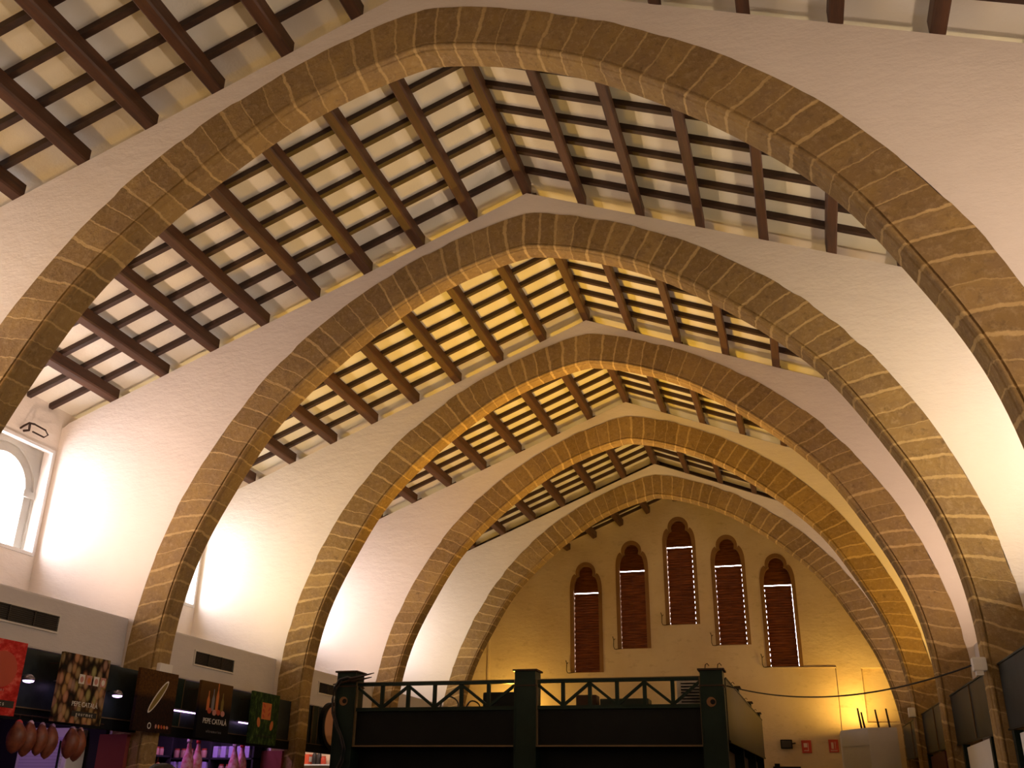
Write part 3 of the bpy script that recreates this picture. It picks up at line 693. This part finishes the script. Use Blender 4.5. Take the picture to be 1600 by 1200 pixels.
for z, nm in ((E + .42, 'middle'), (E + .74, 'top')):
    y = 14.15
    while y < 17.1:
        kind = 'packet' if 15.2 < y < 16.0 else ('bottle' if rnd.random() < .45 and nm == 'middle' else 'jar')
        side = 'left part' if y < 15.2 else 'centre' if y < 16.0 else 'right part'
        goods(kind, y, z, -8.18, cols[kind], '%s on the %s back shelf, %s' % ({'jar': 'small red-lidded jar', 'bottle': 'amber bottle', 'packet': 'white packet coloured as if violet-lit'}[kind], nm, side), '%ss on the %s back shelf, %s' % (kind, nm, side), 1.15)
        y += {'jar': .14, 'bottle': .13, 'packet': .2}[kind]
for z, nm in ((E + .44, 'lower'), (E + .72, 'upper')):
    x = -8.2
    while x < -6.6:
        if abs(x + 7.4) > .09:
            kind = 'packet' if (x > -7.3) == (nm == 'upper') else 'jar'
            goods(kind, 17.60, z, x, cols[kind], '%s on the %s partition shelf' % ({'jar': 'small red-lidded jar', 'packet': 'white packet coloured as if violet-lit'}[kind], nm), '%ss on the %s partition shelf' % (kind, nm), 1.3)
        x += {'jar': .15, 'packet': .17}[kind]
# stall beside the kiosk: shelf with a few items
bm = B(); box(bm, -8.2, -7.0, YS[4] - .42, YS[4] - .12, .78 + E - .03, .78 + E); tag(link('wall_shelf', bm, M['white']), 'white wall shelf in the lit stall beside the kiosk', 'shelf')
for n, (x_, kind, col, lb) in enumerate(((-7.95, 'bottle', (.25, .22, .40), 'grey bottle at the left of the lit stall shelf'), (-7.82, 'packet', (.60, .08, .03), 'red packet on the lit stall shelf'), (-7.66, 'bottle', (.02, .012, .01), 'black bottle on the lit stall shelf, beside the red packet'), (-7.54, 'bottle', (.021, .012, .01), 'second black bottle on the lit stall shelf, further right'), (-7.42, 'jar', (.45, .05, .02), 'small red jar at the right of the lit stall shelf'))):
    goods(kind, YS[4] - .27, .78 + E, x_, col, lb, None, 1.4)
# round sign
root = empty('round_sign', (-5.90, 19.52, 1.43 + E), 'round pinkish sign with black rim, half hidden by the kiosk post', 'sign')
bm = B(); tube(bm, [(-5.97, 19.52, 1.43 + E), (-5.87, 19.52, 1.43 + E)], .46, 40); link('rim', bm, M['black'], root)
bm = B(); tube(bm, [(-5.88, 19.54, 1.43 + E), (-5.855, 19.54, 1.43 + E)], .39, 40); link('disc', bm, mat('sign_pink', (.50, .27, .18), .5), root)
# white box and notice on the inner side of the second arch leg
LX = prof(2, 1, -TH[8])[0] + .003
bm = B(); bevbox(bm, LX, LX + .09, YS[2] + .06, YS[2] + .38, 1.76 + E, 1.90 + E, b=.015); tag(link('junction_box', bm, M['white']), 'small white junction box on the arch leg above the brown banner', 'box')
root = empty('notice', (LX, YS[2] + .24, .52 + E), 'white paper notice with small pictures on the arch leg under the brown banner', 'notice')
bm = B(); box(bm, LX - .002, LX + .012, YS[2] + .09, YS[2] + .39, .52 + E, .865 + E); link('sheet', bm, M['white'], root)
for q in range(6):
    bm = B(); yy = YS[2] + .115 + (q % 3) * .087; zz = .78 + E - (q // 3) * .09; box(bm, LX + .01, LX + .016, yy, yy + .07, zz - .03, zz + .05); link('picture', bm, (mpk, mg, mpk, mg, mpk, mg)[q], root)
for q in range(4):
    bm = B(); box(bm, LX + .01, LX + .015, YS[2] + .12, YS[2] + .36, .64 + E - q * .03, .645 + E - q * .03); link('text_line', bm, mg, root)

# ------------------------------------------------------------------ right side shops
bm = B()
def ztop(y): return 1.345 + .0200 * y + E
def zbot(y): return .640 + .0175 * y + E
for n, (ya, yb) in enumerate(((3.0, YS[2] - .0), (YS[2] + .40, YS[3] + .0), (YS[3] + .40, YS[4]), (YS[4] + .40, YS[5]))):
    root = empty('shop_fascia', (5.92, ya, zbot(ya)), 'slate grey metal shop fascia on the right, ' + ('nearest the viewer at the right edge', 'between second and third arch', 'between third and fourth arch', 'farthest, next to the white enclosure')[n], 'fascia', 'right shop fascias')
    mid = (ya + yb) / 2 if n else (11.05)
    for a_, b_ in ((ya, mid - .01), (mid + .01, yb)):
        bm = B(); q = [bm.verts.new(p) for p in ((5.92, a_, zbot(a_)), (5.92, b_, zbot(b_)), (5.92, b_, ztop(b_)), (5.92, a_, ztop(a_)), (5.97, a_, zbot(a_)), (5.97, b_, zbot(b_)), (5.97, b_, ztop(b_)), (5.97, a_, ztop(a_)))]
        for f in ((0, 1, 2, 3), (4, 7, 6, 5), (0, 4, 5, 1), (2, 6, 7, 3), (0, 3, 7, 4), (1, 5, 6, 2)): bm.faces.new([q[j] for j in f])
        link('panel', bm, M['fascia'], root)
    bm = B(); box(bm, 5.905, 5.925, mid - .025, mid + .025, zbot(mid), ztop(mid)); link('joint_strip', bm, M['trim'], root)
    bm = B(); bar(bm, (5.915, ya, zbot(ya)), (5.915, yb, zbot(yb)), .02, .02); bar(bm, (5.915, ya, ztop(ya)), (5.915, yb, ztop(yb)), .02, .02); link('edge_strip', bm, M['greenpanel'], root)
bm = B(); box(bm, 6.6, 6.7, 3, YS[5], 0, 1.5 + E); struct(link('wall_shop_right', bm, mdark))
for n, (ya, yb, mm, lb) in enumerate(((14.60, 17.02, M['white'], 'tall white panel under the right fascia before the third arch'), (10.5, 12.70, M['white'], 'pale panel at the bottom right corner of the view'), (19.9, 22.3, mat('dark_red', (.07, .010, .008), .6), 'dark red panel under the right fascia before the fourth arch'))):
    bm = B(); bevbox(bm, 5.94, 5.99, ya, yb, 0, zbot(ya) - .02, b=.01); tag(link('partition_wall', bm, mm), lb, 'panel')
for n, yy in enumerate((12.78, 17.08, 14.42, 22.38)):
    bm = B(); box(bm, 5.90, 6.00, yy, yy + .14, 0, zbot(yy) - .02); tag(link('shop_post', bm, M['green']), 'dark green post under the right fascia, ' + ('just before the second arch', 'right before the third arch leg', 'just past the second arch', 'right before the fourth arch leg')[n], 'post', 'green posts on the right')
bm = B(); bevbox(bm, 5.63, 5.79, YS[2] - .08, YS[2] + .05, 1.53 + E, 1.69 + E, b=.02); box(bm, 5.66, 5.74, YS[2] - .07, YS[2] + .03, 1.48 + E, 1.54 + E); tag(link('insulator_box', bm, M['white']), 'white box on the right leg of the second arch where the cable ends', 'box')
bm = B(); bevbox(bm, 5.66, 5.80, YS[4] + .0 - .12, YS[4] + .02, 1.74 + E, 1.93 + E, b=.02); tag(link('insulator_box', bm, M['white']), 'small white box on the right leg of the fourth arch', 'box')
# white enclosure with sticks
root = empty('white_enclosure', (5.0, 28, 0), 'white boxed enclosure in the right far corner', 'enclosure')
bm = B(); fill(bm, [[(4.46, 29.0), (5.09, 27.9), (5.80, 27.9), (5.80, 30.6), (4.46, 30.6)]], lambda a_, b_: (a_, b_, 0), (0, 0, 1.91 + E)); link('body', bm, M['white'], root)
bm = B(); bar(bm, (4.455, 28.99, 1.50 + E), (5.085, 27.89, 1.50 + E), .02, .015); link('joint_line', bm, M['vframe'], root)
for n, (x, h) in enumerate(((4.92, .52), (5.0, .42), (5.35, .48), (5.62, .5))):
    bm = B(); tube(bm, [(x + .05, 28.3, 1.9 + E), (x, 28.25, 1.9 + E + h)], [.028, .022], 6); tag(link('wooden_stick', bm, M['iron']), 'dark stick standing on the white enclosure, %s from the left' % ORD[n], 'stick', 'sticks on the white enclosure')

# signs and speaker on the end wall
for n, (x, z) in enumerate(((3.52, 1.68), (4.30, 1.70))):
    root = empty('fire_sign', (x, EW - .02, z + E), ('red fire hose sign with white pictogram, left of the pair on the end wall', 'red fire extinguisher sign with white pictogram, right of the pair')[n], 'sign', None)
    bm = B(); bevbox(bm, x - .14, x + .14, EW - .03, EW - .002, z + E - .18, z + E + .18, b=.006); link('plate', bm, M['red'], root)
    bm = B(); yy = EW - .036
    if n == 0:
        box(bm, x - .08, x + .02, yy, yy + .01, z + E - .02, z + E + .10); box(bm, x + .04, x + .055, yy, yy + .01, z + E - .10, z + E + .11); box(bm, x - .08, x + .055, yy, yy + .01, z + E - .12, z + E - .10)
    else:
        bevbox(bm, x - .07, x + .0, yy, yy + .01, z + E - .08, z + E + .10, b=.004); box(bm, x + .04, x + .055, yy, yy + .01, z + E - .08, z + E + .12); box(bm, x - .1, x + .1, yy, yy + .01, z + E - .14, z + E - .115)
    link('pictogram', bm, M['signw'], root)
root = empty('wall_speaker', (2.95, EW, 1.74 + E), 'small black loudspeaker on the end wall left of the red signs', 'speaker')
bm = B(); bevbox(bm, 2.78, 3.12, EW - .26, EW - .06, 1.62 + E, 1.87 + E, b=.015); link('cabinet', bm, M['black'], root)
bm = B(); box(bm, 2.81, 3.09, EW - .268, EW - .26, 1.65 + E, 1.84 + E); link('grille', bm, M['grille'], root)
bm = B(); tube(bm, [(3.12, EW - .12, 1.76 + E), (3.2, EW, 1.78 + E)], .02, 6); link('bracket', bm, M['iron'], root)
bm = B(); box(bm, 2.5, 3.3, EW - .10, EW - .05, 1.06 + E, 1.12 + E); box(bm, 2.55, 2.70, EW - .14, EW - .02, 1.0 + E, 1.20 + E); tag(link('wall_bracket_bar', bm, M['black']), 'black horizontal bar low on the end wall behind the kiosk', 'bar')

# ------------------------------------------------------------------ green steel kiosk
KY, KX0, KX1, KM = 16.5, -4.19, 2.42, -.88
root = empty('steel_kiosk', (KM, KY, 0), 'dark green steel kiosk with lattice truss and capped square posts', 'kiosk')
def kz(y): return 1.93 + (y - KY) * .021 + E
post_defs = [(KX0, KY, 2.14), (KM, KY, 2.10), (KX1 - .19, KY, 2.05), (KX1 - .19, 20.75, 2.22), (KX1 - .19, 24.9, 2.31), (KX1 - .19, 29.0, 2.40)]
for n, (x, y, zt) in enumerate(post_defs):
    w = .36 if n < 3 else .30; zt += E
    bm = B(); box(bm, x - w/2, x + w/2, y, y + w, 0, zt - .03)
    for sx in (-1, 1): box(bm, x + sx * (w/2) - .012, x + sx * (w/2) + .012, y - .012, y + .012, 0, zt - .30)
    p = link('post', bm, M['green'], root)
    bm = B(); bevbox(bm, x - w/2 - .035, x + w/2 + .035, y - .035, y + w + .035, zt - .03, zt, b=.006); box(bm, x - w/2 - .015, x + w/2 + .015, y - .015, y + w + .015, zt - .275, zt - .255); link('post_cap', bm, M['iron'], p)
    if n != 0:
        bm = B()
        for q, sx in enumerate((-1, 1) if n < 3 else (0,)):
            cx = x + sx * .10
            tube(bm, [(cx, y + .1, zt), (cx + .01, y + .1, zt + .07), (cx + .04, y + .1, zt + .09), (cx + .07, y + .1, zt + .05)], .008, 6)
        if n != 1: link('wire_loop', bm, M['iron'], p)
        else: bm.free()
    if n in (0, 2):
        bm = B(); tube(bm, [(x - .02, y - .02, zt - .52), (x - .02, y - .003, zt - .52)], .075, 20); d = link('rusty_disc', bm, mat('rust_disc', (.16, .07, .02), .7), p)
        bm = B(); tube(bm, [(x + .005, y - .03, zt - .52), (x + .005, y - .02, zt - .52)], .04, 16); link('disc_hole', bm, M['black'], d)
def span(xa, xb):
    tz = kz(KY); bz = tz - .42; y = KY + .1
    bm = B(); box(bm, xa, xb, y - .05, y + .05, tz - .05, tz); link('top_chord', bm, M['trim'] if 0 else M['green'], root)
    bm = B(); box(bm, xa, xb, y - .055, y + .055, tz, tz + .012); link('rail_edge', bm, M['trim'], root)
    bm = B(); box(bm, xa, xb, y - .05, y + .05, bz - .06, bz); link('bottom_chord', bm, M['green'], root)
    dx = (xb - xa) / 6
    for k in range(1, 6):
        bm = B(); box(bm, xa + k * dx - .03, xa + k * dx + .03, y - .03, y + .03, bz, tz - .05); link('truss_upright', bm, M['green'], root)
    for k in range(6):
        a_, b_ = xa + k * dx, xa + (k + 1) * dx; p, q = ((a_, y, tz - .06), (b_, y, bz)) if k % 2 == 0 else ((a_, y, bz), (b_, y, tz - .06))
        bm = B(); bar(bm, p, q, .045, .055, (0, 1, 0)); link('truss_diagonal', bm, M['green'], root)
    bm = B(); box(bm, xa, xb, y + .0, y + .03, tz - 1.04, bz - .04); link('panel', bm, M['black'], root)
    bm = B(); box(bm, xa, xa + .025, y - .06, y - .0, tz - 1.04, tz); box(bm, xb - .025, xb, y - .06, y - .0, tz - 1.04, tz); box(bm, xa, xb, y - .06, y - .0, tz - 1.065, tz - 1.04); link('panel_trim', bm, M['trim'], root)
    bm = B(); box(bm, xa, xb, y + .25, y + .28, 0, tz - 1.04); link('interior_shade', bm, M['black'], root)  # black sheet added to paint the shade of the open interior
span(KX0 + .18, KM - .18); span(KM + .18, KX1 - .37)
bm = B(); box(bm, KX0, KX1 - .02, KY + .2, 29.2, 1.38 + E, 1.42 + E); link('roof_deck', bm, M['black'], root)
ys = [KY + .36, 20.75, 24.9, 29.0]
for a_, b_ in zip(ys, ys[1:]):
    bm = B(); q = []
    for xx in (KX1 - .03, KX1 + .005):
        for yy, zz in ((a_, kz(a_) - .98), (b_, kz(b_) - .98), (b_, kz(b_)), (a_, kz(a_))): q.append(bm.verts.new((xx, yy + .03, zz)))
    for f in ((0, 1, 2, 3), (7, 6, 5, 4), (0, 4, 5, 1), (1, 5, 6, 2), (2, 6, 7, 3), (3, 7, 4, 0)): bm.faces.new([q[j] for j in f])
    pn = link('side_panel', bm, M['greenpanel'], root)
    bm = B(); bar(bm, (KX1 + .01, a_, kz(a_) - .98), (KX1 + .01, b_, kz(b_) - .98), .03, .03); bar(bm, (KX1 + .01, a_, kz(a_)), (KX1 + .01, b_, kz(b_)), .02, .02); link('panel_edge', bm, M['green'], pn)
    bm = B(); box(bm, KX1 - .25, KX1 - .2, a_ + .3, b_ - .1, 0, kz(a_) - 1.0); link('opening_fill', bm, mat('kiosk_opening_fill', (.05, .035, .03), .7), root)  # no door: panel added to fill the open side between posts
for ya in ():
    pass
# things on the kiosk roof, seen through the truss
root = empty('air_conditioner', (1.75, 17.6, 1.42 + E), 'pale air conditioner with grille on the kiosk roof at right', 'air conditioner')
bm = B(); bevbox(bm, 1.55, 2.10, 17.5, 17.8, 1.42 + E, 2.02 + E, b=.01); link('case', bm, mat('ac_case', (.30, .27, .22), .6), root)
bm = B()
for k in range(9): box(bm, 1.62, 2.03, 17.485, 17.5, 1.52 + E + k * .05, 1.54 + E + k * .05)
link('grille', bm, M['black'], root)
bm = B(); bevbox(bm, .2, 1.05, 17.5, 17.9, 1.42 + E, 1.70 + E, b=.02); tag(link('dark_crate', bm, M['greenpanel']), 'low dark crate on the kiosk roof behind the right truss', 'crate')
bm = B(); bevbox(bm, -.25, .12, 17.6, 17.9, 1.42 + E, 1.78 + E, b=.02); tag(link('dark_crate', bm, M['iron']), 'small brown crate on the kiosk roof near the middle post', 'crate')
bm = B(); bevbox(bm, -1.95, -1.25, 17.5, 17.9, 1.42 + E, 1.84 + E, b=.03); tag(link('equipment_case', bm, M['black']), 'black equipment case on the kiosk roof left of the middle post', 'case')
bm = B()
for k, r in enumerate((.17, .13)):
    tube(bm, [(-2.55 + k * .45 + r * math.cos(a_), 17.4 + .03 * math.sin(3 * a_), 1.42 + E + r + r * math.sin(a_)) for a_ in [2 * math.pi * j / 20 for j in range(21)]], .014, 6, cap=False)
tag(link('cable_coil', bm, M['cable']), 'loops of black cable on the kiosk roof behind the left truss', 'cable')
# cable hanging down the left post
bm = B(); pts = []
for j in range(25):
    t_ = j / 24; pts.append((-4.40 + .16 * t_ + .22 * math.sin(t_ * 4.4) * (1 if t_ > .15 else t_ / .15) - .12 * math.exp(-t_ * 10) * 0, KY - .06, 1.95 + E - 2.2 * t_))
pts = [(-4.02, KY - .04, 1.99 + E), (-4.15, KY - .06, 2.02 + E), (-4.30, KY - .06, 1.98 + E), (-4.38, KY - .06, 1.85 + E), (-4.40, KY - .06, 1.65 + E), (-4.38, KY - .06, 1.42 + E), (-4.30, KY - .06, 1.22 + E), (-4.19, KY - .06, 1.02 + E), (-4.13, KY - .06, .85 + E), (-4.15, KY - .06, .65 + E), (-4.24, KY - .06, .45 + E), (-4.3, KY - .06, .1 + E), (-4.3, KY - .06, .02)]
tube(bm, pts, .022, 8); tube(bm, [(x + .05, y - .01, z - .02) for x, y, z in pts[2:]], .012, 8)
tag(link('power_cable', bm, M['cable']), 'thick black cable looping down the left kiosk post', 'cable')
bm = B(); tube(bm, [(-4.1, KY - .05, 1.99 + E), (-3.62, KY - .1, 2.08 + E)], [.03, .008], 6); tube(bm, [(-4.05, KY - .05, 1.95 + E), (-3.66, KY - .1, 2.01 + E)], [.03, .008], 6); tube(bm, [(-4.42, KY - .05, 1.90 + E), (-4.0, KY - .05, 1.98 + E)], [.012, .03], 6)
tag(link('iron_prongs', bm, M['iron']), 'pointed iron prongs fixed at the top of the left kiosk post', 'prongs')
# sagging cable to the right arch leg
bm = B(); p0 = Vector((2.45, 16.75, 1.80 + E)); p1 = Vector((5.62, YS[2] + .0, 1.60 + E)); pts = []
for j in range(33):
    t_ = j / 32; p = p0.lerp(p1, t_); p.z -= .42 * 4 * t_ * (1 - t_) * .62; pts.append(p)
tube(bm, pts, .011, 6); tag(link('sagging_cable', bm, M['cable']), 'thin dark cable sagging from the kiosk to the right arch leg', 'cable')

# ------------------------------------------------------------------ person (only the top of the head shows)
root = empty('person', (-.12, 5.5, 0), 'person seen from behind, only the dark grey-brown hair shows at bottom left', 'person')
px, py = -.12, 5.5; H = 1.795
bm = B()
def ring(bm, c, rx, ry, n=16): return [bm.verts.new((c[0] + rx * math.cos(2 * math.pi * k / n), c[1] + ry * math.sin(2 * math.pi * k / n), c[2])) for k in range(n)]
prof_ = [(.20, .12, .95), (.19, .12, 1.08), (.20, .125, 1.25), (.225, .12, 1.38), (.20, .10, 1.46), (.09, .075, 1.50), (.06, .06, 1.54), (.062, .07, 1.575), (.072, .092, 1.62), (.076, .098, 1.68), (.070, .092, 1.735), (.045, .06, 1.775)]
rs = [ring(bm, (px, py, z), a_, b_) for a_, b_, z in prof_]
for a_, b_ in zip(rs, rs[1:]):
    for k in range(16): bm.faces.new((a_[k], a_[(k+1) % 16], b_[(k+1) % 16], b_[k]))
bm.faces.new(rs[0][::-1]); bm.faces.new(rs[-1])
for sx in (-1, 1):
    tube(bm, [(px + sx * .09, py, .98), (px + sx * .10, py - .01, .52), (px + sx * .105, py + .01, .1)], [.095, .062, .045], 12)
    tube(bm, [(px + sx * .105, py + .05, .06), (px + sx * .11, py - .18, .035)], [.045, .03], 10)
    tube(bm, [(px + sx * .19, py, 1.42), (px + sx * .255, py + .02, 1.12), (px + sx * .27, py - .05, .86)], [.055, .042, .03], 12)
    for q in range(5):
        fx = px + sx * .27 + (q - 2) * .017; L = (.055, .075, .08, .075, .06)[q]
        tube(bm, [(fx, py - .055, .87), (fx, py - .06, .83), (fx, py - .065, .83 - L), (fx, py - .045, .81 - L)], [.012, .010, .008, .006], 8)
    lathe(bm, [(.010, -.03), (.018, 0), (.012, .03)], (px + sx * .078, py, 1.665), 8)
tube(bm, [(px, py - .09, 1.68), (px, py - .118, 1.655), (px, py - .09, 1.645)], [.008, .014, .006], 8)
body = link('body', bm, M['skin'], root, True)
mhair = mat('hair', (.035, .028, .024), .8); g = NT(mhair); g.bump(g.noise(g.scaled(g.obj(), (60, 60, 6)), 3, 3), .6, .01)
bm = B(); rs = [ring(bm, (px, py + .012, z), a_, b_, 20) for a_, b_, z in ((.082, .098, 1.60), (.092, .112, 1.66), (.091, .112, 1.72), (.075, .095, 1.765), (.048, .062, 1.788), (.015, .02, H))]
for a_, b_ in zip(rs, rs[1:]):
    for k in range(20): bm.faces.new((a_[k], a_[(k+1) % 20], b_[(k+1) % 20], b_[k]))
bm.faces.new(rs[-1]); link('hair', bm, mhair, root, True)
bm = B(); rs = [ring(bm, (px, py, z), a_, b_) for a_, b_, z in ((.215, .135, .90), (.205, .135, 1.08), (.215, .14, 1.25), (.24, .135, 1.39), (.21, .115, 1.47), (.10, .085, 1.505))]
for a_, b_ in zip(rs, rs[1:]):
    for k in range(16): bm.faces.new((a_[k], a_[(k+1) % 16], b_[(k+1) % 16], b_[k]))
for sx in (-1, 1): tube(bm, [(px + sx * .18, py, 1.43), (px + sx * .25, py + .02, 1.14), (px + sx * .268, py - .035, .92)], [.07, .056, .042], 12)
link('shirt', bm, M['shirt'], root, True)
bm = B()
for sx in (-1, 1): tube(bm, [(px + sx * .09, py, 1.0), (px + sx * .10, py - .01, .52), (px + sx * .105, py + .01, .07)], [.115, .082, .065], 12)
link('trousers', bm, M['trousers'], root, True)
